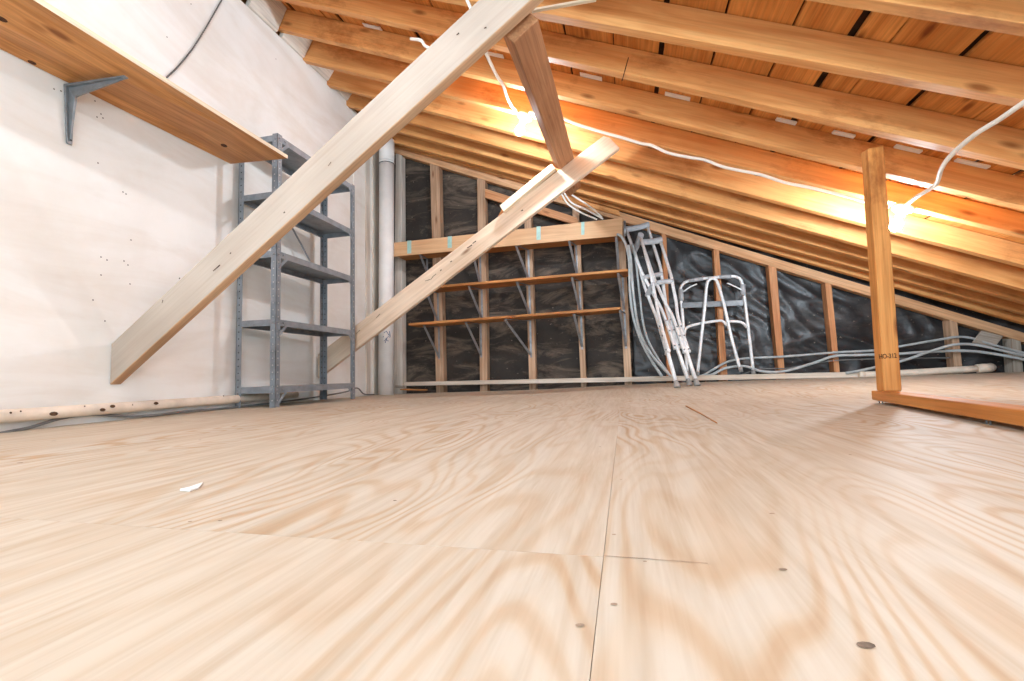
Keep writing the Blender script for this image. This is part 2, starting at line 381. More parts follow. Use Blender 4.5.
# ---- back wall: stained felt paper on the left, black plastic film on the right
YB, YF = 5.64, 5.50                         # sheathing, front of the studs
def rakez(x):                                # underside of the sloping top plate
    p, q = atY(396.6, 153.6, YF), atY(1013.5, 339, YF); return p.z+(q.z-p.z)*(x-p.x)/(q.x-p.x)
def backpanel(name, x0, x1, mat, wr, seed):
    rnd = random.Random(seed); bm = bmesh.new(); nx, nz = int((x1-x0)/.035)+1, 60; G = []
    ph = [(rnd.uniform(3, 20), rnd.uniform(3, 20), rnd.uniform(0, 6.28)) for _ in range(9)]
    for j in range(nz+1):
        row = []
        for i in range(nx+1):
            x = x0+(x1-x0)*i/nx; top = rakez(x)+.26; z = -.06+(top+.06)*j/nz
            w = sum(math.sin(a*x+b*z+c+2.2*math.sin(a*.35*z+c)) for a, b, c in ph)/9
            w = (1-abs(w)*2.2)
            row.append(bm.verts.new((x, YB-wr*max(0, w)**2, z)))
        G.append(row)
    for j in range(nz):
        for i in range(nx):
            f = bm.faces.new((G[j][i], G[j][i+1], G[j+1][i+1], G[j+1][i])); f.smooth = True
    ext = bmesh.ops.extrude_face_region(bm, geom=list(bm.faces))
    for v in [e for e in ext['geom'] if isinstance(e, bmesh.types.BMVert)]: v.co.y = YB+.03
    o = link(name, bm, mat, None, Matrix.Identity(4)); tag(o, kind='structure'); return o
XSPLIT = atY(630, 300, YB).x
tag(backpanel('wall_back', -3.9, XSPLIT, FELT, .012, 3), label='dark stained felt paper between studs')
tag(backpanel('wall_back_sheeting', XSPLIT, 4.6, PLASTIC, .035, 5), label='wrinkled black plastic film between studs')

# ---- ceiling: boards over the rafters, with open gaps, dark felt above
DZ0 = 2.246
def deckz(x): return DZ0 - M23*x
bm = bmesh.new(); x = -3.4; rnd = random.Random(11)
while x < 5.2:
    w = rnd.choice((.13, .17, .22, .26, .29)); gp = rnd.choice((.006, .012, .03, .038))
    add_hexa(bm, [Vector(p) for p in ((x, -1.3, deckz(x)), (x+w, -1.3, deckz(x+w)), (x+w, -1.3, deckz(x+w)+.022), (x, -1.3, deckz(x)+.022),
                                       (x, 5.8, deckz(x)), (x+w, 5.8, deckz(x+w)), (x+w, 5.8, deckz(x+w)+.022), (x, 5.8, deckz(x)+.022))], .002)
    x += w+gp
MD = Matrix(((0, -1, 0, 0), (1, 0, 0, 0), (0, 0, 1, 0), (0, 0, 0, 1)))
def deckmat():
    m = DECKW.copy(); m.name = 'sheathing_boards'; nd = m.node_tree.nodes; lk = m.node_tree.links
    ge = nd.new('ShaderNodeNewGeometry')
    for n in [n for n in nd if n.type == 'OBJECT_INFO']:
        for l in list(n.outputs['Random'].links): lk.new(ge.outputs['Random Per Island'], l.to_socket)
    return m
ce = link('ceiling', bm, deckmat(), None, MD); tag(ce, kind='structure', label='orange roof sheathing boards above the rafters')
bm = bmesh.new()
add_hexa(bm, [Vector(p) for p in ((-3.6, -1.3, deckz(-3.6)+.05), (-3.6, 5.85, deckz(-3.6)+.05), (-3.6, 5.85, deckz(-3.6)+.09), (-3.6, -1.3, deckz(-3.6)+.09),
                                   (5.4, -1.3, deckz(5.4)+.05), (5.4, 5.85, deckz(5.4)+.05), (5.4, 5.85, deckz(5.4)+.09), (5.4, -1.3, deckz(5.4)+.09))], 0)
tag(link('ceiling_underlay', bm, plain('brown_roof_felt', lin((84, 56, 36)), .9, 0, .25, 6), None), kind='structure')

# ================================================================== RAFTERS
RAF = [  # Y of the front face, front-bottom edge in the photograph, label
 (2.034, ((964, 10), (1024, 27)), 'front-most orange rafter crossing the top right corner of the roof'),
 (2.446, ((531, 13), (640, 29.5), (760, 48.3), (874, 71), (994, 97)), 'broad orange rafter meeting the top of the pale diagonal beam, nearest of the long ones'),
 (2.857, ((390, 18.5), (544.6, 58.8), (640, 79.1), (760, 102.7), (874, 130), (994, 154.7)), 'dark-stained orange rafter just above the top of the honey post'),
 (3.269, ((277.5, 28.6), (390, 54), (555, 94), (640, 115), (760, 141.3), (994, 199.9)), 'orange rafter directly in front of the one carrying both lamp holders'),
 (3.664, ((309, 61.7), (390, 80.5), (462, 99), (640, 142), (760, 168), (994, 228.6)), 'orange rafter carrying both lamp holders and the white cable'),
 (4.088, ((334, 86), (418, 108.8), (519, 133), (640, 167), (760, 197), (994, 256.5)), 'brightly lit orange rafter right behind the two bulbs'),
 (4.492, ((404.7, 122), (540, 155.8), (640, 184.5), (760, 218.5), (994, 281)), 'third narrow rafter out from the back wall'),
 (4.864, ((396, 131.6), (537, 169), (640, 196.8), (994, 294.5)), 'second narrow rafter out from the back wall'),
 (5.206, ((396, 141.9), (526.6, 179.3), (640, 209), (994, 304.7)), 'narrow rafter nearest the sloping top plate of the back wall'),
 (5.40, ((397, 147.0), (520, 181.0), (640, 213.5), (994, 315.5)), 'shadowed rafter pressed against the back wall behind the narrow ones'),
]
RLINE = []
for Y, pts, lab in RAF:
    P = [atY(a, b, Y) for a, b in pts]; n = len(P)
    mx = sum(p.x for p in P)/n; mz = sum(p.z for p in P)/n
    b = sum((p.x-mx)*(p.z-mz) for p in P)/sum((p.x-mx)**2 for p in P)
    if len(P) < 3: b = -M23
    RLINE.append((mz-b*mx, b))
    za = lambda x: mz+b*(x-mx)
    xa, xb, t = wallx(Y)-.25, 5.2, .062
    if Y < 2: xa = wallx(Y)-.25
    c = []
    for x in (xa, xb):
        c += [(x, Y, za(x)), (x, Y+t, za(x)), (x, Y+t, max(za(x)+.05, deckz(x)-.004)), (x, Y, max(za(x)+.05, deckz(x)-.004))]
    o = hexa('rafter', c, RAFTER, None, .003); tag(o, lab, 'rafter', 'sloping roof rafters')
# rafter in the same row beyond the picture, towards the camera
for Y in (1.62, 1.2, .78, .36, -.06, -.48):
    c = []
    for x in (wallx(Y)-.2, 5.2): c += [(x, Y, deckz(x)-.19), (x, Y+.062, deckz(x)-.19), (x, Y+.062, deckz(x)-.004), (x, Y, deckz(x)-.004)]
    tag(hexa('rafter', c, RAFTER, None, .003), 'orange rafter out of view in front of the first one seen', 'rafter', 'sloping roof rafters')

# butt joint seen on one rafter
R2 = [o for o in bpy.data.objects if o.name == 'rafter.002'][0]
Yj = 2.76*1.035-.0012; a_, b_ = atY(628, 57.5, Yj), atY(621.5, 81, Yj)
quadbeam('butt_joint', a_, b_, (.006, 0, 0), (0, .001, 0), STAMP, R2, 0)['label'] = 'dark butt joint'

# blocking boards between the rafters on top of the left wall
names = ('front-most', 'second', 'third', 'fourth')
bl = [(2.51, 2.853), (2.922, 3.265), (3.335, 3.66), (3.73, 4.085), (4.155, 4.488)]
for k, (ya, yb) in enumerate(bl):
    c = []
    for y in (ya, yb):
        x = wallx(y)-.015
        zb = None
        for (y0, z0), (y1, z1) in zip(WT, WT[1:]):
            if y0 <= y <= y1: zb = z0+(z1-z0)*(y-y0)/(y1-y0)
        zt = deckz(x)-.003
        x += .035; c += [(x-.05, y, zb+.004), (x, y, zb+.004), (x+.095, y, deckz(x+.095)-.003), (x+.06, y, deckz(x+.06)-.003)]
    lab = ('whitish blocking board on top of the drywall, ' + ('first', 'second', 'third', 'fourth', 'fifth')[k] + ' from the top left corner')
    tag(hexa('rafter_block', c, WHITEW, None, .002), lab, 'block', 'blocking boards on the left wall')

# white strips painted in as lamp light on the sheathing between two rafters
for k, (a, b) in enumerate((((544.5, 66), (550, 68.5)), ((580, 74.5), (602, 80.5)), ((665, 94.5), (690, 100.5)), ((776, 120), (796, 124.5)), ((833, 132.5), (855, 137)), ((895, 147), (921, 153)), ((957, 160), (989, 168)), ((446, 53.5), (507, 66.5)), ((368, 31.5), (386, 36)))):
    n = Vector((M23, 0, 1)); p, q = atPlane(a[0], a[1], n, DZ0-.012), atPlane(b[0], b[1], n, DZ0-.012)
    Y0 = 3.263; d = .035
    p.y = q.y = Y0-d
    lab = ('tiny painted highlight right of the tilted purlin', 'short painted highlight in the rafter slit right of the purlin', 'painted highlight in the rafter slit above the long white cable', 'painted highlight in the rafter slit, third left of the honey post',
           'painted highlight in the rafter slit just left of the honey post top', 'painted highlight in the rafter slit just right of the honey post top', 'painted highlight in the rafter slit right of where the white cable crosses', 'painted highlight in the rafter slit left of the tilted purlin', 'short painted highlight in the rafter slit near the left wall')[k]
    tag(quadbeam('painted_highlight', p, q, (0, d, 0), (0, 0, .011), WPAINT, None, .001), lab, 'painted_highlight', 'painted lamp light on the sheathing between the rafters')

# ================================================================== BACK WALL FRAMING
# sloping top plate
c = []
for top, bot in (((396.6, 145.0), (396.6, 153.6)), ((1013.5, 329.5), (1013.5, 339))):
    t, b_ = atY(*top, YF), atY(*bot, YF); c.append((t, b_))
d = (c[1][1]-c[0][1])/(c[1][1].x-c[0][1].x); dt = (c[1][0]-c[0][0])/(c[1][0].x-c[0][0].x)
xl, xr = wallx(YF)+.03, 4.6; C = []
for x in (xl, xr):
    b_ = c[0][1]+d*(x-c[0][1].x); t = c[0][0]+dt*(x-c[0][0].x)
    C += [b_, b_+Vector((0, .095, 0)), t+Vector((0, .095, 0)), t]
tag(hexa('top_plate', C, wood('pale_plate_wood', lin((206, 150, 104)), lin((234, 188, 146)), .6), None, .004), 'pale orange sloping top plate along the head of the back wall studs', 'wall plate')
p = atY(596, 204, YF-.012); 
quad = [atY(560, 190.5, YF-.03), atY(618.5, 206, YF-.03), atY(620, 216, YF-.03), atY(560, 199, YF-.03)]
tag(hexa('splice_plate', [quad[3], quad[3]+Vector((0, .025, 0)), quad[0]+Vector((0, .025, 0)), quad[0], quad[2], quad[2]+Vector((0, .025, 0)), quad[1]+Vector((0, .025, 0)), quad[1]], RAFTER, None, .002), 'short orange splice board nailed on the sloping top plate above the ledge', 'board')

STUDS = [  # bottom left/right px (y), top left/right px (y), material, label
 ((393.5, 402.5, 388), (395.5, 401.5, 165), WHITEW, 'whitish wall stud right beside the white vent pipe'),
 ((436, 444, 389), (430, 439.2, 168), STUDW, 'pale wall stud, first right of the whitish one'),
 ((480, 487.5, 389), (477, 485, 178), STUDW, 'pale wall stud, second right of the whitish one, at the end of the sloping block'),
 ((529.2, 536, 389), (523.5, 530.5, 192), STUDW, 'pale wall stud in the middle of the three wall shelves'),
 ((581, 586.5, 387), (572, 578.5, 205), STUDW, 'pale wall stud under the right half of the wall shelves'),
 ((624.5, 632, 382), (616.5, 624, 219), STUDW, 'pale wall stud at the right ends of the wall shelves'),
 ((667.2, 671.6, 376), (661.5, 666.3, 232), STUDO, 'orange wall stud right behind the leaning crutches'),
 ((720.5, 727.5, 376), (713.5, 719, 248), STUDO, 'orange wall stud behind the folding walker'),
 ((778.3, 784.7, 370), (768.5, 776.5, 267), STUDO, 'orange wall stud, first one right of the folding walker'),
 ((834.3, 840, 372), (825.3, 831.5, 284), STUDO, 'orange wall stud just left of the honey post'),
 ((890, 896, 372), (884, 890, 300), STUDO, 'wall stud hidden behind the honey post'),
 ((954.5, 962.5, 367), (949.5, 957, 319), STUDW, 'pale wall stud right of the honey post, cables across it'),
 ((1013.5, 1023, 367), (1011.5, 1021, 340), GREYW, 'greyish short stud at the far right end of the back wall'),
]
for i, (b_, t, mt, lab) in enumerate(STUDS):
    bl_, br = atY(b_[0], b_[2], YF), atY(b_[1], b_[2], YF); tl, tr = atY(t[0], t[2], YF), atY(t[1], t[2], YF)
    def ext(lo, hi, z): return lo+(hi-lo)*((z-lo.z)/(hi.z-lo.z))
    L0, R0 = ext(bl_, tl, -.05), ext(br, tr, -.05)
    zl, zr = rakez(tl.x)-.001, rakez(tr.x)-.001
    L1, R1 = ext(bl_, tl, zl), ext(br, tr, zr); dp = Vector((0, .115, 0))
    tag(hexa('stud', [L0, R0, R0+dp, L0+dp, L1, R1, R1+dp, L1+dp], mt, None, .003), lab, 'stud', 'studs of the back wall')

# sloping block between studs behind the braces
q0, q1, q2, q3 = atY(485, 188.5, YF-.045), atY(577, 217.5, YF-.045), atY(579.5, 226, YF-.045), atY(485, 197.5, YF-.045)
dp = Vector((0, .04, 0))
tag(hexa('sloping_block', [q3, q3+dp, q0+dp, q0, q2, q2+dp, q1+dp, q1], STUDO, None, .003), 'pale orange sloping block between studs above the ledge', 'block')
# loose grey board at the far right
q = [atY(982, 330.5, YF-.06), atY(1003.5, 336, YF-.03), atY(995, 347, YF-.03), atY(973, 342.5, YF-.06)]; dp = Vector((0, .02, 0))
tag(hexa('board_offcut', [q[3], q[3]+dp, q[0]+dp, q[0], q[2], q[2]+dp, q[1]+dp, q[1]], GREYW, None, .002), 'grey board offcut wedged askew at the far right of the back wall', 'board')

# base rail: long pale sill along the foot of the back wall, then a pipe with an elbow
YR = 5.40
a0, a1 = atY(404, 382.2, YR), atY(858, 371.8, YR); b0, b1 = atY(404, 386.0, YR), atY(858, 377.5, YR)
dp = Vector((0, .095, 0))
tag(hexa('base_rail', [b0, b0+dp, a0+dp, a0, b1, b1+dp, a1+dp, a1], GREYW if False else wood('pale_rail_wood', lin((206, 190, 172)), lin((232, 220, 206)), .7), None, .004), 'long pale rail along the foot of the back wall studs', 'rail')
pp = root('drain_pipe', atY(858, 375, YR), 'off-white pipe with rounded elbow at the far right foot of the back wall', 'pipe')
tube('pipe_run', [atY(859, 374.8, YR), atY(902, 373, YR), atY(978, 368.6, YR)], .032, CREAM, pp, 14)
tube('elbow', [atY(977, 368.7, YR), atY(984, 368.0, YR), atY(988.5, 367.8, YR+.02), atY(990, 367.6, YR+.07), atY(990.5, 367.4, YR+.14)], .042, CREAM, pp, 14)
tube('coupling', [atY(858.5, 374.8, YR), atY(864, 374.6, YR)], .038, CREAM, pp, 14)
# loose wood scraps at the foot of the corner
for k, (x0, x1, y0, lab) in enumerate(((395, 403, 387.6, 'weathered wood scrap on the floor between the vent pipe and the back wall'), (400, 426, 390.2, 'brown wood scrap lying under the left end of the base rail'))):
    p, q = atY(x0, y0, 5.36-.07*k), atY(x1, y0+.6, 5.36-.07*k)
    tag(quadbeam('wood_scrap', p, q, (0, .05, 0), (0, 0, .03-.012*k), GREYW if k == 0 else SHELFW, None, .003), lab, 'scrap')

# ================================================================== WALL LEDGE, SHELVES AND THEIR BRACKETS
YL = 5.2
lg = root('wall_ledge', atY(394, 250, YL), 'deep pale boxed ledge with aqua tapes, highest on the back wall', 'shelf')
tl, tr, bl_, br = atY(394, 242.6, YL), atY(622.5, 217.8, YL), atY(394, 256.5, YL), atY(622.5, 235.5, YL)
th = Vector((0, .022, 0))
hexa('fascia_board', [bl_, bl_+th, tl+th, tl, br, br+th, tr+th, tr], BOXW, lg, .003)
up = Vector((0, 0, .022)); back = Vector((0, .28, 0)); ins = Vector((0, .023, .02))
hexa('bottom_board', [bl_+ins, bl_+ins+back, bl_+ins+back+up, bl_+ins+up, br+ins, br+ins+back, br+ins+back+up, br+ins+up], SHELFW, lg, .002)
for k, (x0, x1, y0, y1) in enumerate(((407.2, 411.2, 240.8, 253.6), (447.6, 451.8, 236.5, 248), (536.5, 540.6, 226.6, 240), (581.2, 584.4, 222.2, 235))):
    A = [atY(x0, y1, YL-.003), atY(x1, y1-.4, YL-.003), atY(x1, y0-.4, YL-.003), atY(x0, y0, YL-.003)]
    dd = Vector((0, .0022, 0)); tp = hexa('tape_strip', [A[0], A[0]+dd, A[3]+dd, A[3], A[1], A[1]+dd, A[2]+dd, A[2]], TAPE, lg, 0)
    tp['label'] = 'aqua tape strip'
tube('corner_iron', [atY(624.6, 221, YL), atY(624.8, 236, YL)], .014, GALV, lg, 6, 0)
def wshelf(name, l, r, lab, depth, tk, mat):
    a, b = atY(*l, YL), atY(*r, YL); dn = Vector((0, 0, -tk)); bk = Vector((0, depth, 0))
    return tag(hexa(name, [a+dn, a+dn+bk, a+bk, a, b+dn, b+dn+bk, b+bk, b], mat, None, .004), lab, 'shelf')
wshelf('wall_shelf', (424, 286.6), (628, 268.6), 'middle orange wall shelf on metal struts against the back wall', .30, .03, SHELFW)
wshelf('wall_shelf', (408.5, 323.2), (620.5, 306.8), 'lowest orange wall shelf on metal struts against the back wall', .30, .03, SHELFW)

def strut_bracket(pt, pb, lab, shelf_z):
    """L bracket with a diagonal strut: pt = front end under the shelf, pb = foot on the stud."""
    a = atY(*pt, YL+.045); b_ = atY(*pb, YF-.012)
    a.z = shelf_z-.004
    r = root('shelf_bracket', b_, lab, 'bracket', 'metal strut brackets under the wall shelves')
    top = Vector((b_.x, YF-.012, a.z-.004))
    s = .011
    def strip(n, p, q, w, t):
        ax = (q-p).normalized(); sd = Vector((1, 0, 0)); sd = (sd-ax*sd.dot(ax)).normalized(); nn = ax.cross(sd)
        quadbeam(n, p-sd*w/2-nn*t/2, q-sd*w/2-nn*t/2, sd*w, nn*t, GALV, r, .001)
    strip('strut', a+Vector((0, 0, -.006)), b_, .026, .012)
    strip('top_arm', Vector((a.x, a.y-.02, a.z-.004)), Vector((b_.x, top.y, a.z-.004)), .024, .006)
    strip('wall_arm', Vector((b_.x, YF-.005, a.z-.006)), Vector((b_.x, YF-.005, b_.z-.03)), .024, .006)
ordn = ('first', 'second', 'third', 'fourth', 'fifth')
def shelfz(l, r, tk, px):
    a, b = atY(*l, YL), atY(*r, YL); x = atY(px, 300, YL).x; return a.z+(b.z-a.z)*(x-a.x)/(b.x-a.x)-tk
for k, (t, b_) in enumerate((((420, 258), (427, 272)), ((472, 258), (480.5, 285)), ((516, 249), (529, 280)), ((569, 241), (577, 274)), ((616, 237), (618.5, 272)))):
    strut_bracket(t, b_, ordn[k]+' metal strut bracket from the left under the taped ledge', shelfz((394, 256.5), (622.5, 235.5), -.018, t[0]))
for k, (t, b_) in enumerate((((426, 297), (438, 322)), ((469, 289), (482, 319)), ((517, 284), (530, 315)), ((572, 278), (580.5, 313)), ((618, 274), (624, 309)))):
    strut_bracket(t, b_, ordn[k]+' metal strut bracket from the left under the middle wall shelf', shelfz((424, 286.6), (628, 268.6), .03, t[0]))
for k, (t, b_) in enumerate((((424, 326), (439, 357)), ((466, 325), (481, 355)), ((505, 323), (531, 355)), ((574, 315), (582, 347)), ((620, 312), (626, 346)))):
    strut_bracket(t, b_, ordn[k]+' metal strut bracket from the left under the lowest wall shelf', shelfz((408.5, 323.2), (620.5, 306.8), .03, t[0]))

# ================================================================== BRACES AND PURLIN
def plank_from_px(name, front, Y, t, mat, parent=None):
    P = [atY(a, b, Y) for a, b in front]        # lower start, upper start, upper end, lower end
    d = Vector((0, t, 0))
    return hexa(name, [P[0], P[0]+d, P[1]+d, P[1], P[3], P[3]+d, P[2]+d, P[2]], mat, parent, .005)
def slide(a, b, t): return (a[0]+(b[0]-a[0])*t, a[1]+(b[1]-a[1])*t)
Y1 = 1.935
u0, u1 = atY(107, 347, Y1), atY(478, 0, Y1); l0, l1 = atY(109, 385, Y1), atY(531, 0, Y1)
du, dl = (u1-u0), (l1-l0)
U0 = u0+du*((wallx(Y1)-.0-u0.x)/du.x); L0 = l0+dl*((wallx(Y1)-.0-l0.x)/dl.x)
def to_rafters(p, d): return p+d*((2.05-M23*p.x-p.z)/(d.z+M23*d.x))
U1, L1 = to_rafters(u0, du), to_rafters(l0, dl)      # runs up until it meets the rafters
bx = wallx(Y1+.06)-wallx(Y1)
dp = Vector((0, .062, 0)); dpw = Vector((bx, .062, 0))
g_ = Vector((.004, 0, 0))
b1r = hexa('diagonal_brace', [L0+g_, L0+dpw+g_, U0+dpw+g_, U0+g_, L1, L1+dp, U1+dp, U1], [BRACEW, BRACEU], None, .004)
for p in b1r.data.polygons:                 # the sawn lower edge is bare wood
    if (b1r.matrix_basis.to_3x3() @ p.normal).z < -.5: p.material_index = 1
tag(b1r, 'large pale diagonal beam in front, rising from the left wall to the roof', 'beam')
Y2 = 3.9
p = [(323.6, 374), (323.6, 349.8), (606, 133.8), (619.7, 147.7)]
pl = [slide(p[0], p[3], -.02), slide(p[1], p[2], -.02), p[2], p[3]]
b2 = plank_from_px('diagonal_brace', pl, Y2, .05, BRACE2W)
tag(b2, 'smaller pale diagonal beam behind the steel shelves, ending at the purlin', 'beam')
# recessed backing board and bright edge strip along its upper edge
e = [(500.5, 211), (553, 165), (554.5, 168.5), (503, 214.5)]
def quadY(name, e, Y, t, mat, parent):
    P = [atY(a, b, Y) for a, b in e]; d = Vector((0, t, 0))
    return hexa(name, [P[3], P[3]+d, P[0]+d, P[0], P[2], P[2]+d, P[1]+d, P[1]], mat, parent, .002)
s_ = quadY('edge_strip', [(499.5, 205.5), (551.5, 163.5), (555, 168), (503.5, 211.5)], Y2-.055, .10, EDGEW, b2); s_['label'] = 'bright pale edge strip'
s_ = quadY('backing_board', [(502, 208.5), (554, 167), (566, 172), (492, 229)], Y2+.012, .03, SHELFW, b2); s_['label'] = 'brown recessed backing board'
# dark marks on the faces of the beams
def marks(parent, Y, L, mat):
    for x0, y0, x1, y1, w in L:
        bm = bmesh.new()
        a, b_ = atY(x0, y0, Y-.002), atY(x1, y1, Y-.002); s = (b_-a).cross(Vector((0, 1, 0))).normalized()*w
        bm.faces.new([bm.verts.new(v) for v in (a-s*.6, a+s*.6, b_+s, b_-s)])
        link('ink_mark', bm, mat, parent)
mk = plain('dark_stamp_mark', lin((84, 66, 54)), .9, 0, .3, 60)
marks(b2, Y2, [(467, 248, 472, 245, .006), (472.5, 243.5, 476, 241, .005), (425, 281, 430, 279.5, .003), (430.5, 280, 433, 276.5, .003), (433, 276.5, 436, 274, .003), (450, 262, 452, 261, .005), (440, 271, 441.5, 269.6, .005), (521, 211, 523, 210, .006), (376, 318, 380, 314, .003), (356, 334, 360, 330, .003)], mk)
marks(b1r, Y1, [(213, 271, 220, 265, .004), (484, 28.3, 486.5, 27.2, .004), (456.5, 35, 459, 33, .004), (230, 254, 231, 252.5, .004), (179, 279, 180, 278, .004), (162, 303, 163, 300, .003), (328, 166, 331, 162, .002), (283.5, 213, 285, 212, .004)], mk)

# purlin: tilted plank running back under the rafters
def psec(B, wv, nv): return [B, B+wv, B+wv+nv, B+nv]
def sec(Y, B, R, Lf):
    B, R, Lf = atY(*B, Y), atY(*R, Y), atY(*Lf, Y); return B, R, Lf
B0, R0, L0_ = sec(2.03, (513.8, 42.6), (541, 15), (505, 30)); B1, R1, L1_ = sec(3.83, (559.5, 167), (572, 157), (550.7, 163))
wv = ((R0-B0)+(R1-B1))/2; nv = ((L0_-B0)+(L1_-B1))/2
Bx = (B1-B0)/(1.8); Bend = B0+Bx*2.75
tag(hexa('purlin', psec(B0, wv, nv)+psec(Bend, wv, nv), PURLINW, None, .004), 'brown tilted purlin running back over the smaller diagonal beam', 'beam')
# pale stick beside the purlin top
a, b_ = atY(531.5, 10.5, 2.28), atY(596, -1, 2.28)
tag(quadbeam('stick', a, b_, (0, .02, 0), (0, 0, .012), EDGEW, None, .001), 'thin pale stick at the top edge right of the front diagonal beam', 'stick')

# ================================================================== HONEY POST AND ITS LOOSE FLOOR PLATE
PA, PB = Vector((1.243, 2.80, .016)), Vector((1.066, 1.575, .016))
dirp = (PB-PA).normalized(); side = Vector((-dirp.y, dirp.x, 0)); side = side if side.x > 0 else -side
PEND = PA+dirp*2.6
fp = root('floor_plate', PA, 'loose honey-coloured floor plate propped on its nails under the post', 'board')
quadbeam('plate_board', PA, PEND, side*.085, (0, 0, .047), PLATEW, fp, .003)
for px, s in ((881.5, .02), (888, .05)):
    q = PA+dirp*s*1.6+side*.02; tube('nail', [(q.x, q.y, .018), (q.x+.002, q.y, .0005)], .0028, GALV, fp, 6, 0)
for s in (1.0, 1.02):
    q = PA+dirp*s+side*.015; tube('nail', [(q.x, q.y, .018), (q.x, q.y, .0005)], .0025, GALV, fp, 6, 0)
YP = 2.70
po = root('post', atY(888, 392, YP), 'honey wooden post with stamped number standing on the loose floor plate', 'post')
zb = PA.z+.047+.0005
def ext(lo, hi, z): return lo+(hi-lo)*((z-lo.z)/(hi.z-lo.z))
fbl, fbr, ftl, ftr = atY(884.5, 392.5, YP), atY(902.3, 392.0, YP), atY(868, 148.6, YP), atY(884, 145.5, YP)
fbl, fbr = ext(fbl, ftl, zb), ext(fbr, ftr, zb)
dp = Vector((0, .075, 0)); dq = Vector((0, .075, .012))
hexa('post_body', [fbl, fbr, fbr+dp, fbl+dp, ftl, ftr, ftr+dq, ftl+dq], POSTW, po, .004)
# stamped lettering on the post face
fc = bpy.data.curves.new('stamped_number', 'FONT'); fc.body = 'HO-312'; fc.size = .036; fc.extrude = .0004; fc.offset = .0004; fc.align_x = 'LEFT'
fc.materials.append(STAMP)
ft = bpy.data.objects.new('stamped_number', fc); COL.objects.link(ft); ft.parent = po
pt = atY(879.0, 358.8, YP-.0015); pe = atY(897.5, 357.6, YP-.0015)
xd = (pe-pt).normalized(); zd = Vector((0, -1, 0)); zd = (zd-xd*zd.dot(xd)).normalized(); yd = zd.cross(xd)
M = Matrix(((xd.x, yd.x, zd.x, pt.x), (xd.y, yd.y, zd.y, pt.y), (xd.z, yd.z, zd.z, pt.z), (0, 0, 0, 1)))
ft.matrix_basis = Matrix.Translation(ROOTLOC[po.name]).inverted() @ M
ft.matrix_basis = ft.matrix_basis @ Matrix.Diagonal((.64, .9, 1, 1))
bpy.context.view_layer.update()
tm = bpy.data.meshes.new_from_object(ft.evaluated_get(bpy.context.evaluated_depsgraph_get())); mb = ft.matrix_basis.copy()
bpy.data.objects.remove(ft); ft = bpy.data.objects.new('stamped_number', tm); COL.objects.link(ft); ft.parent = po; ft.matrix_basis = mb
if not tm.materials: tm.materials.append(STAMP)
ft['label'] = 'dark stamped number'

# ================================================================== WOODEN SHELF ON THE LEFT WALL
_a, _b = onwall(0, 49.5), onwall(230, 164)
def sh_in(y): return Vector((wallx(y)+.004, y, _a.z+(_b.z-_a.z)/(_b.y-_a.y)*(y-_a.y)))
oa = atX(33, 0, -2.235); ob = atY(287.2, 158.7, 2.735)
od = (ob-oa)/(ob.y-oa.y)
A, B = sh_in(.55), sh_in(_b.y); Oa = ob+od*(.55-ob.y)
up = Vector((0, 0, .024))
tag(hexa('wood_shelf', [Oa, A, A+up, Oa+up, ob, B, B+up, ob+up], SHELFW, None, .002), 'long orange wooden shelf high on the left wall, on a grey bracket', 'shelf')
kn = None
# pale front edge lipping
ed = [o for o in bpy.data.objects if o.name.startswith('wood_shelf')][0]
ROOTLOC[ed.name] = Vector((0, 0, 0))
off = Vector((.003, 0, 0))
e1 = hexa('front_edge', [Oa, Oa+Vector((.004, 0, 0)), Oa+up+Vector((.004, 0, 0)), Oa+up, ob, ob+Vector((.004, 0, 0)), ob+up+Vector((.004, 0, 0)), ob+up], EDGEW, ed, 0); e1['label'] = 'pale front edge'
nrm = (ob-Oa).cross(A-Oa).normalized(); nrm = nrm if nrm.z < 0 else -nrm
KN = plain('dark_knot', lin((70, 36, 14)), .8, 0, .3, 60)
for px, py, r in ((224, 145.5, .014), (32, 62.5, .01), (1.5, 19, .012)):
    bm = bmesh.new(); c_ = atPlane(px, py, nrm, nrm.dot(ob)+.0012); disc(bm, c_, nrm, r, 0, 12, 1.6, (ob-Oa)); k_ = link('knot', bm, KN, ed); k_['label'] = 'dark knot'
# grey pressed-steel L bracket
p0, p1 = onwall(68.5, 86.5, .006), onwall(68.5, 144.5, .006); p2 = atPlane(126.5, 76.3, nrm, nrm.dot(ob)+.006)
br_ = root('shelf_bracket', p1, 'grey pressed-steel L bracket holding the long shelf on the left wall', 'bracket')
yax = Vector((-SL, 1, 0)).normalized(); w = .024
hexa('wall_arm', [p0-yax*w+WNRM*.0, p0+yax*w, p0+yax*w+WNRM*.012, p0-yax*w+WNRM*.012, p1-yax*w*.55, p1+yax*w*.55, p1+yax*w*.55+WNRM*.008, p1-yax*w*.55+WNRM*.008], GREYD, br_, .002)
hh = Vector((0, 0, -.012))
hexa('shelf_arm', [p0-yax*w, p0+yax*w, p0+yax*w+hh, p0-yax*w+hh, p2-yax*w*.5, p2+yax*w*.5, p2+yax*w*.5+hh*.5, p2-yax*w*.5+hh*.5], GREYD, br_, .002)
rb0 = p0+WNRM*.012; dW = (p1-p0)
hexa('stiffening_rib', [p0+WNRM*.01-yax*.007, p0+WNRM*.01+yax*.007, p0+WNRM*.05+yax*.007+hh*3, p0+WNRM*.05-yax*.007+hh*3,
                        p0+dW*.93+WNRM*.006-yax*.004, p0+dW*.93+WNRM*.006+yax*.004, p0+dW*.93+WNRM*.014+yax*.004, p0+dW*.93+WNRM*.014-yax*.004], GREYD, br_, .001)
s2 = (p2-p0)
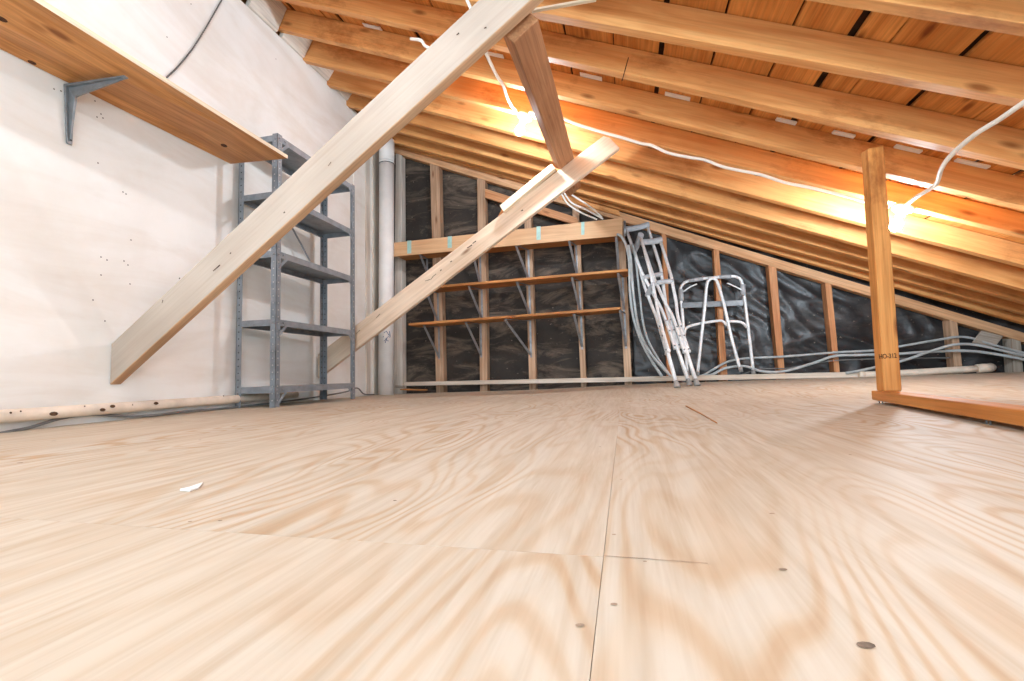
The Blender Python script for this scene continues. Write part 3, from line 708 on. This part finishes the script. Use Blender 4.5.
hexa('stiffening_rib', [p0+WNRM*.01-yax*.007+hh, p0+WNRM*.01+yax*.007+hh, p0+WNRM*.04+yax*.007+hh*5, p0+WNRM*.04-yax*.007+hh*5,
                        p0+s2*.93-yax*.004+hh*.6, p0+s2*.93+yax*.004+hh*.6, p0+s2*.93+yax*.004+hh*1.2, p0+s2*.93-yax*.004+hh*1.2], GREYD, br_, .001)
for t in (.18, .62, .93): bm = bmesh.new(); disc(bm, p0+dW*t+WNRM*.0145, WNRM, .005, 0, 8); link('screw_hole', bm, HOLE, br_)

# grey twisted cable hanging down to the shelf
path = smooth_path([onwall(x, y, .009) for x, y in ((252, -60), (238, -32), (228, -12), (220.5, 2), (208, 24), (193, 48), (178, 66.5), (166.5, 77.5))], 26)
bm = bmesh.new()
for k in range(len(path)-1):
    mi = k % 2
    d = path[k+1]-path[k]
    add_tube(bm, [path[k], path[k]+d*.98], .0052 if mi == 0 else .0036, 6, mi)
ca = link('chain', bm, [plain('grey_chain_metal', lin((128, 124, 120)), .5, .4), plain('dark_chain_gap', lin((70, 64, 60)), .8)], None); tag(ca, 'thin grey beaded chain hanging on the left wall down to the wooden shelf', 'chain')

# ---- pipe and cable along the foot of the left wall
pl_ = root('wall_pipe', onwall(120, 408, .04), 'cream chipped pipe running along the foot of the left wall', 'pipe')
pa, pb = onwall(0, 416.6, .045), onwall(233, 399.2, .045); dd = (pb-pa)
tube('pipe_run', [pa-dd*.5, pa, pa+dd*.5, pb, pa+dd*1.55], .029, CREAM, pl_, 16)
nn = (WNRM+Vector((0, 0, .25))).normalized()
def pipe_chip(px, py, r, sx):
    bm = bmesh.new()
    c0 = atPlane(px, py, WN, WC+.045+.028)
    disc(bm, c0+nn*.004, nn, r, 0, 9, sx, Vector((-SL, 1, 0))); o = link('paint_chip', bm, CHIP, pl_); o['label'] = 'rusty paint chip'
for px, py, r, sx in ((53, 414, .010, 1.9), (102, 410, .009, 1.7), (112, 406.5, .009, 1.6), (155.5, 403.5, .009, 1.8), (10, 413, .005, 1), (20, 411.5, .004, 1), (132, 405, .004, 1), (84, 406.5, .004, 1), (223, 396, .005, 1)):
    pipe_chip(px, py, r, sx)
def onfloor(px, py, r=.0):
    p = atZ(px, py, r); return Vector((p.x, p.y, floorz(p.x, p.y)+r))
tag(tube('floor_cable', [onwall(-60, 446, .05), onwall(0, 433.5, .04), onwall(30, 427.5, .03), onwall(60, 418.5, .03), onwall(90, 414.6, .03), onwall(125, 416, .05), onwall(150, 415.6, .06), onwall(190, 411, .06), onwall(232, 407.5, .05), onwall(300, 399.5, .05), onwall(345, 392, .04), onwall(357, 388, .04), onwall(364, 394, .05), onwall(374, 394.5, .05)], .0075, DCABLE, None, 8), 'dark grey cable lying along the foot of the left wall', 'cable')

a_, b_ = onfloor(686, 406, .004), onfloor(717, 423, .004)
tag(tube('wood_splinter', [a_, (a_+b_)/2+Vector((.004, 0, 0)), b_], .0035, SHELFW, None, 6, 3, r2=.002), 'thin brown wood splinter lying on the plywood in front of the walker', 'splinter')
bm = bmesh.new(); q = [onfloor(x, y, .001) for x, y in ((180, 490.5), (190, 488), (203, 483.5), (199, 488.5), (190, 491.5))]
lo_ = [bm.verts.new(v) for v in q]; hi_ = [bm.verts.new(v+Vector((0, 0, .003))) for v in q]
bm.faces.new(lo_); bm.faces.new(hi_[::-1])
for i in range(5): bm.faces.new((lo_[i], lo_[(i+1) % 5], hi_[(i+1) % 5], hi_[i]))
tag(link('paint_flake', bm, WPAINT), 'small white paint flake on the plywood, left of the long seam', 'flake')

# ================================================================== STEEL SHELVING UNIT
su = root('steel_shelving', (-2.57, 3.33, 0), 'grey perforated steel shelving unit standing against the left wall', 'shelving')
XF, XB, YN, YR2 = -2.41, -2.748, 2.83, 3.84
def lpost(x, y, sx, sy, top):
    w, t = .046, .003; bm = bmesh.new()
    boxbm(bm, *sorted((x, x+sx*w)), *sorted((y, y+sy*t)), 0, top, 0)
    boxbm(bm, *sorted((x, x+sx*t)), *sorted((y, y+sy*w)), 0, top, 0)
    for f in bm.faces: f.material_index = 0
    z = .05
    while z < top-.03:
        for q in (-1, 1):
            if sy: disc(bm, Vector((x+sx*w*.5+q*.0, y-sy*.0012, z)), Vector((0, -sy, 0)), .0055, 1, 6)
            disc(bm, Vector((x-sx*.0012, y+sy*w*.5, z)), Vector((-sx, 0, 0)), .0055, 1, 6)
        z += .05
    # inner faces show the holes too
        disc(bm, Vector((x+sx*w*.5, y+sy*(t+.0012), z)), Vector((0, sy, 0)), .0055, 1, 6)
        disc(bm, Vector((x+sx*(t+.0012), y+sy*w*.5, z)), Vector((sx, 0, 0)), .0055, 1, 6)
    return link('corner_post', bm, [STEEL, PHOLE if x == XF else HOLE], su)
lpost(XF, YN, -1, 1, 2.010); lpost(XF, YR2, -1, -1, 2.010); lpost(XB, YN, 1, 1, 2.010); lpost(XB, YR2, 1, -1, 2.010)
LEV = (.147, .632, 1.132, 1.573, 2.002)
for z in LEV:
    bm = bmesh.new(); x0, x1, y0, y1 = XB+.004, XF-.004, YN+.004, YR2-.004; hgt = .046; t = .0025
    boxbm(bm, x0, x1, y0, y1, z-.003, z, 0)
    boxbm(bm, x1-t, x1, y0, y1, z-hgt, z-.003, 0); boxbm(bm, x0, x0+t, y0, y1, z-hgt, z-.003, 0)
    boxbm(bm, x0+t, x1-t, y0, y0+t, z-hgt, z-.003, 0); boxbm(bm, x0+t, x1-t, y1-t, y1, z-hgt, z-.003, 0)
    boxbm(bm, x1-.018, x1-t, y0+t, y1-t, z-hgt, z-hgt+t, 0); boxbm(bm, x0+t, x0+.018, y0+t, y1-t, z-hgt, z-hgt+t, 0)
    link('shelf', bm, STEEL, su)
def gusset(x, y, sy, z, sz, s=.085):
    bm = bmesh.new(); t = .003
    a = [Vector((x, y, z)), Vector((x, y+sy*s, z)), Vector((x, y+sy*(s-.022), z)), Vector((x, y, z+sz*(s-.022))), Vector((x, y, z+sz*s))]
    tri = [Vector((x, y+sy*s, z)), Vector((x, y+sy*(s-.03), z)), Vector((x, y, z+sz*(s-.03))), Vector((x, y, z+sz*s))]
    v0 = [bm.verts.new(p) for p in tri]; v1 = [bm.verts.new(p+Vector((t, 0, 0))) for p in tri]
    bm.faces.new(v0); bm.faces.new(v1[::-1])
    for i in range(4): bm.faces.new((v0[i], v0[(i+1) % 4], v1[(i+1) % 4], v1[i]))
    link('gusset', bm, STEEL, su)
for z in (.101, .632-.046, 1.132-.046, 1.573-.046, 1.956):
    gusset(XF+.001, YN+.03, 1, z, -1); gusset(XF+.001, YR2-.03, -1, z, -1)
for z in LEV:
    for y in (YN, YR2):
        s = 1 if y == YN else -1
        for q in (.02, .075):
            bm = bmesh.new(); lathe(bm, [(.007, 0), (.007, .003), (.004, .006)], Vector((XF+.001, y+s*q, z-.022)), Vector((1, 0, 0)), 8); link('bolt', bm, GALV, su)
    for x in (XF-.02, XB+.02): bm = bmesh.new(); lathe(bm, [(.007, 0), (.007, .003), (.004, .006)], Vector((x, YN-.001, z-.022)), Vector((0, -1, 0)), 8); link('bolt', bm, GALV, su)
a, b_ = atX(288, 222, XB+.005), atX(309, 261, XB+.005)
quadbeam('cross_strap', a, b_, (.003, 0, 0), Vector((0, .02, .008)), STEEL, su, 0)

# ================================================================== WHITE VENT PIPE
vp = root('vent_pipe', (-2.86, 5.19, floorz(-2.86, 5.19)), 'tall white vent pipe standing in the corner from floor to roof', 'pipe')
cb, ct = atZ(386.2, 391.5), atY(386.8, 150, 5.19); cb = Vector((cb.x, cb.y, 0)); cb = atY(386.0, 388, 5.19)
d = (ct-cb)/(ct.z-cb.z); PBs = cb+d*(floorz(cb.x, 5.19)-cb.z); PT = cb+d*(3.18-cb.z); zc = atY(387, 160.5, 5.10).z; PC = cb+d*(zc-cb.z)
tube('pipe_body', [PBs, PC], .092, WPAINT, vp, 28, 0); tube('collar', [PC, PC+d*.03], .096, WPAINT, vp, 28, 0); tube('upper_pipe', [PC+d*.03, PT], .094, WPAINT, vp, 28, 0)
tube('collar_gap', [PC-d*.008, PC], .0945, HOLE, vp, 28, 0)
bm = bmesh.new()
for L in (((384, 333), (386, 331), (388, 335.5), (385, 339.5), (387.5, 341)), ((383, 337), (388, 334)), ((384, 341), (388.5, 336.5), (388, 331)), ((385, 343), (386.5, 337.5))):
    pts = []
    for x, y in L:
        q = atY(x, y, 5.10); c_ = cb+d*(q.z-cb.z); dx = q.x-c_.x; pts.append(Vector((q.x, c_.y-math.sqrt(max(.0001, .0925**2-dx*dx))-.001, q.z)))
    add_tube(bm, pts, .004, 5)
o = link('marker_scribble', bm, INK, vp); o['label'] = 'blue marker scribble'

# ================================================================== CRUTCHES
def crutch(tip, top, face, lab, pw=.26, L=None, gripf=.70, split=.45):
    """tip/top in world space; face = direction across the pad."""
    tip, top = Vector(tip), Vector(top); ax = (top-tip); L = ax.length; ax = ax.normalized()
    s = Vector(face); s = (s-ax*s.dot(ax)).normalized(); n = ax.cross(s)
    r = root('crutch', tip, lab, 'crutch', 'crutches leaning at the back wall')
    P = lambda u, h, w=0: tip+ax*(h*L)+s*u+n*w
    for sg in (-1, 1):
        pts = [P(sg*.021, .20), P(sg*.021, .30), P(sg*.023, split-.06), P(sg*.030, split), P(sg*.056, .53), P(sg*pw*.31, .63), P(sg*pw*.38, .72), P(sg*pw*.42, .985)]
        tube('frame_tube', pts, .0165, ALU, r, 8, 4)
    # adjustable lower leg, tip, grip, pad
    tube('lower_leg', [P(0, .012), P(0, .36)], .0185, ALU, r, 10, 0)
    bm = bmesh.new(); lathe(bm, [(.024, 0), (.030, .004), (.028, .03), (.021, .05), (.018, .07)], tip+ax*.001, ax, 14); link('rubber_tip', bm, RUBBER, r)
    bm = bmesh.new(); add_tube(bm, smooth_path([P(-pw*.36, gripf), P(-pw*.15, gripf+.004), P(pw*.15, gripf+.004), P(pw*.36, gripf)], 4), .026, 12); link('hand_grip', bm, ALUD, r)
    # saddle-shaped underarm pad
    bm = bmesh.new(); prof = []
    for k in range(9):
        t = -1+k/4; prof.append((t*pw*.5, .985+(.006*t*t-.002), .034+.004*abs(t)))
    rings = []
    for u, h, rr in prof:
        rings.append([bm.verts.new(P(u, h)+ax*(math.sin(2*math.pi*q/10)*rr)+n*(math.cos(2*math.pi*q/10)*rr*.85)) for q in range(10)])
    for A_, B_ in zip(rings, rings[1:]):
        for q in range(10): f = bm.faces.new((A_[q], A_[(q+1) % 10], B_[(q+1) % 10], B_[q])); f.smooth = True
    bm.faces.new(rings[0][::-1]); bm.faces.new(rings[-1]); link('underarm_pad', bm, ALUD, r)
    for h in (.215, .30, .36):
        for sg in (-1, 1):
            bm = bmesh.new(); lathe(bm, [(.008, 0), (.008, .004), (.004, .007)], P(sg*.021, h)-n*.0165, -n, 8); link('adjustment_button', bm, GREYD, r)
    tube('collar', [P(-.036, .205), P(.036, .205)], .017, ALU, r, 8, 0)
def foot(px, py, Y):
    z = 0.02
    for _ in range(30):
        p = atZ(px, py, z); z = .5*z+.5*floorz(p.x, p.y)
    return Vector((p.x, p.y, z+.001))
crutch(foot(690, 386, 5.16), atY(636, 225.5, 5.37), (1, .1, 0), 'rearmost aluminium crutch with the highest underarm pad, leaning beside the ledge', .28, None, .64)
crutch(foot(677.5, 388, 5.10), atY(637, 242, 5.30), (.35, -1, 0), 'left aluminium crutch with its pad seen end on, tip furthest left', .26, None, .62)
crutch(foot(697.5, 386, 5.11), atY(650.5, 239.5, 5.26), (1, .2, 0), 'front aluminium crutch with wide low pad, tip furthest right', .24, None, .67)

# ================================================================== FOLDING WALKER
wk = root('folding_walker', atY(722, 373, 5.42), 'folded aluminium walking frame standing on the base rail', 'walker')
rt = .0165
def wy(px, py, Y): return atY(px, py, Y)
YW = 5.435
outer = [(687.5, 375), (685, 345), (682.3, 312), (680.4, 292), (682.5, 284.5), (689, 280.8), (700, 279), (713, 277.6), (730, 276.4), (737, 277.2), (741.5, 281.5), (744, 295), (748.2, 328), (753.5, 373.2)]
def wobble(y): return YW-.10*max(0, min(1, (375-y)/98))*.0
tube('side_frame', [wy(x, y, 5.43) for x, y in outer], rt, ALU, wk, 10, 5)
inner = [(697.4, 374.5), (700.5, 345), (704.6, 308), (706.8, 285), (710, 279.2), (713.5, 278.6), (717.6, 283), (724, 305), (732, 340), (740.4, 370)]
tube('side_frame', [wy(x, y, 5.36+.0006*max(0, 340-y)) for x, y in inner], rt, ALU, wk, 10, 5)
a, b_ = wy(682.5, 308.2, 5.405), wy(743.5, 305.6, 5.405); up_ = Vector((0, 0, .062))
hexa('crossbar', [a, a+Vector((0, .012, 0)), a+Vector((0, .012, 0))+up_, a+up_, b_, b_+Vector((0, .012, 0)), b_+Vector((0, .012, 0))+up_, b_+up_], GREYD, wk, .003)
tube('lower_brace', [wy(684.3, 335, 5.41), wy(685.5, 329.5, 5.41), wy(690, 326, 5.41), wy(702, 323.2, 5.40), wy(718, 320.8, 5.39), wy(723, 321.5, 5.385), wy(727.3, 325.5, 5.38)], rt*.9, ALU, wk, 10, 4)
tube('lower_brace', [wy(726.5, 321.4, 5.41), wy(738, 321.6, 5.41), wy(743, 323.3, 5.41), wy(747, 327.5, 5.42)], rt*.9, ALU, wk, 10, 4)
tube('hand_grip', [wy(688.5, 281, 5.43), wy(703, 278.6, 5.43)], .021, ALUD, wk, 12, 0)
tube('hand_grip', [wy(719, 277.1, 5.43), wy(731, 276.5, 5.43)], .021, ALUD, wk, 12, 0)
tube('fold_link', [wy(683, 292, 5.40), wy(690, 287, 5.40), wy(697, 284, 5.40)], .008, ALU, wk, 8, 4)
tube('fold_link', [wy(727, 283, 5.40), wy(734, 286, 5.40), wy(742, 290, 5.40)], .008, ALU, wk, 8, 4)
for x, y in ((681, 295), (743, 290)):
    p = wy(x, y, 5.41); tube('clip', [p+Vector((0, 0, -.06)), p+Vector((0, 0, .06))], .026, ALUD, wk, 10, 0)
for x0, y0, x1, y1, Y in ((753.0, 369.5, 753.7, 374.8, 5.43), (697.6, 371.5, 697.1, 376.0, 5.36), (740.2, 366.5, 741.2, 372, 5.36), (687, 371, 687.7, 376, 5.43)):
    tube('rubber_tip', [wy(x0, y0, Y), wy(x1, y1, Y)], .021, RUBBER, wk, 10, 0)

# ================================================================== CABLES
def cable(name, L, Y, r, mat, lab, grp=None, n=6):
    return tag(tube(name, [atY(x, y, Y if not isinstance(Y, (list, tuple)) else Y[min(i, len(Y)-1)]) for i, (x, y) in enumerate(L)], r, mat, None, 8, n), lab, 'cable', grp)
G1 = 'grey cables along the back wall'
cable('cable', [(694, 375.5), (702, 375.6), (714, 369), (727, 362), (745, 358.5), (785, 356.5), (835, 352.5), (880, 350), (905, 345.5), (940, 339.5), (957, 337), (972, 338.2), (990, 344), (1024, 353), (1060, 362)], 5.46, .012, GCABLE, 'upper grey cable along the back wall, arching over the pale stud', G1)
cable('cable', [(700, 376.5), (712, 374.5), (726, 368), (745, 366.2), (760, 371), (775, 372), (790, 370), (815, 362.5), (835, 356), (860, 355), (895, 354), (925, 352), (965, 350.8), (995, 354), (1024, 359.5), (1060, 366)], 5.43, .014, GCABLE, 'thickest grey cable along the back wall, passing level behind the honey post', G1)
cable('cable', [(846, 373), (858, 371), (885, 365), (905, 360), (930, 351.5), (950, 345.5), (965, 344), (980, 345.5), (1000, 350), (1024, 355.5), (1060, 364)], 5.38, .013, GCABLE, 'grey cable rising from the base rail in front of the pale stud', G1)
cable('cable', [(742, 374.5), (760, 369), (785, 368.5), (800, 366), (830, 361), (870, 359), (930, 358), (950, 357.8)], 5.47, .006, DCABLE, 'thin dark cable low on the black film', G1)
G2 = 'grey cables hanging beside the crutches'
cable('cable', [(617, 234), (622, 237.5), (627, 248), (629.5, 265), (630, 290), (633, 315), (640, 338), (650, 358), (662, 376.5)], 5.17, .015, GCABLE, 'grey cable hanging from the ledge end, nearest the shelf ends', G2)
cable('cable', [(628.5, 245), (631, 262), (633, 290), (637, 320), (643, 340), (654, 358), (671, 376.5)], 5.15, .014, GCABLE, 'grey cable hanging left of the crutches, curling out to the crutch tips', G2)
cable('cable', [(632.5, 244), (636, 262), (640, 298), (643, 322), (648, 340), (657, 357), (668, 372.5)], 5.19, .012, GCABLE, 'grey cable hanging closest to the crutches', G2)
G3 = 'white cables on top of the ledge'
for k, L in enumerate((((561, 193), (568, 204), (580, 212), (597, 219.5)), ((563.5, 192), (572, 203), (585, 209), (603, 219)), ((567, 192), (580, 200), (592, 208), (602, 217.5)))):
    cable('white_cable', L, 5.22, .010, WCABLE, ('lowest', 'middle', 'highest')[k]+' of the white cables drooping onto the ledge under the purlin', G3)
# roof cables: they hang just under the plane of the rafters
def upx(L, c): return [atPlane(x, y, Vector((M23, 0, 1)), k) for (x, y), k in zip(L, c)]
def roofcable(L, c, lab): return tag(tube('lamp_cable', upx(L, c), .0115, WCABLE, None, 8, 6), lab, 'cable')
roofcable([(411, 38.8), (421, 40.5), (427, 47), (450, 55), (470, 47), (484, 51), (490, 62), (497, 76), (503, 85), (507, 97), (511, 105), (515, 110)], [2.02, 1.99]+[1.965]*8+[2.0, 2.03], 'white cable from behind the front diagonal beam down to the left lamp')
tag(tube('lamp_cable', [atY(x, y, 3.645) for x, y in [(529, 112.5), (545, 114), (562, 118), (575, 123.5), (600, 131.5), (625, 138.5), (641, 143.4), (652, 145.5), (668, 152.8), (690, 157.5), (705, 160), (722, 166.5), (740, 170.5), (760, 174.5), (785, 182.5), (810, 187.5), (850, 197.5), (888, 208)]], .0115, WCABLE, None, 8, 6), 'long white cable along the rafter between the two lamps', 'cable')
roofcable([(901, 209.5), (908, 203.5), (918, 196), (930, 189), (937, 182.5), (941, 170), (947, 160), (953, 153.5), (962, 145), (978, 132.5), (1000, 119), (1024, 102.5), (1080, 66), (1200, -10)], [2.04, 2.01]+[1.97]*12, 'white cable from the right lamp up to the top right corner')
cable('white_cable', [(466, -4), (467.5, 1), (469, 4), (471, 9)], 2.3, .009, WCABLE, 'short white cable end hanging at the top edge left of the front diagonal beam')

# ================================================================== LAMPS
def lamp(base, bulb, lab):
    base, bulb = Vector(base), Vector(bulb)
    r = root('lamp_holder', base, lab, 'lamp', 'bare bulb lamps under the rafters')
    ax = Vector((M23, 0, 1)).normalized()*-1
    bm = bmesh.new(); lathe(bm, [(.062, 0), (.066, .008), (.058, .022), (.036, .032), (.028, .045), (.026, .062)], base, ax, 24); link('porcelain_base', bm, PORC, r)
    d = (bulb-(base+ax*.058)); 
    bm = bmesh.new(); lathe(bm, [(.017, -.012), (.018, .01), (.019, .02)], base+ax*.06, ax, 14); link('screw_socket', bm, PORC, r)
    bm = bmesh.new(); o_ = base+ax*.074
    lathe(bm, [(.012, 0), (.020, .016), (.031, .036), (.036, .056), (.034, .074), (.026, .088), (.012, .097), (.002, .099)], o_, ax, 20); link('bulb', bm, GLOW, r)
def under(px, Y=3.695):
    a, b = RLINE[4]; 
    # point on the underside of the lamp-carrying rafter
    q = atPlane(px[0], px[1], Vector((-b, 0, 1)), a-.001); return Vector((q.x, Y, a+b*q.x-.0015))
lamp(under((525, 115)), (0, 0, 0), 'bare glowing bulb in a white holder, left of the tilted purlin')
lamp(under((897, 211)), (0, 0, 0), 'bare glowing bulb in a white holder, right behind the honey post')
# two more of the same lamps hang behind the photographer
def lamp_back(x, y):
    z = deckz(x)-.19; lamp((x, y, z), (0, 0, 0), 'bare bulb lamp behind the viewer, out of the picture')
lamp_back(-1.35, .75)
lamp_back(1.3, -.6)
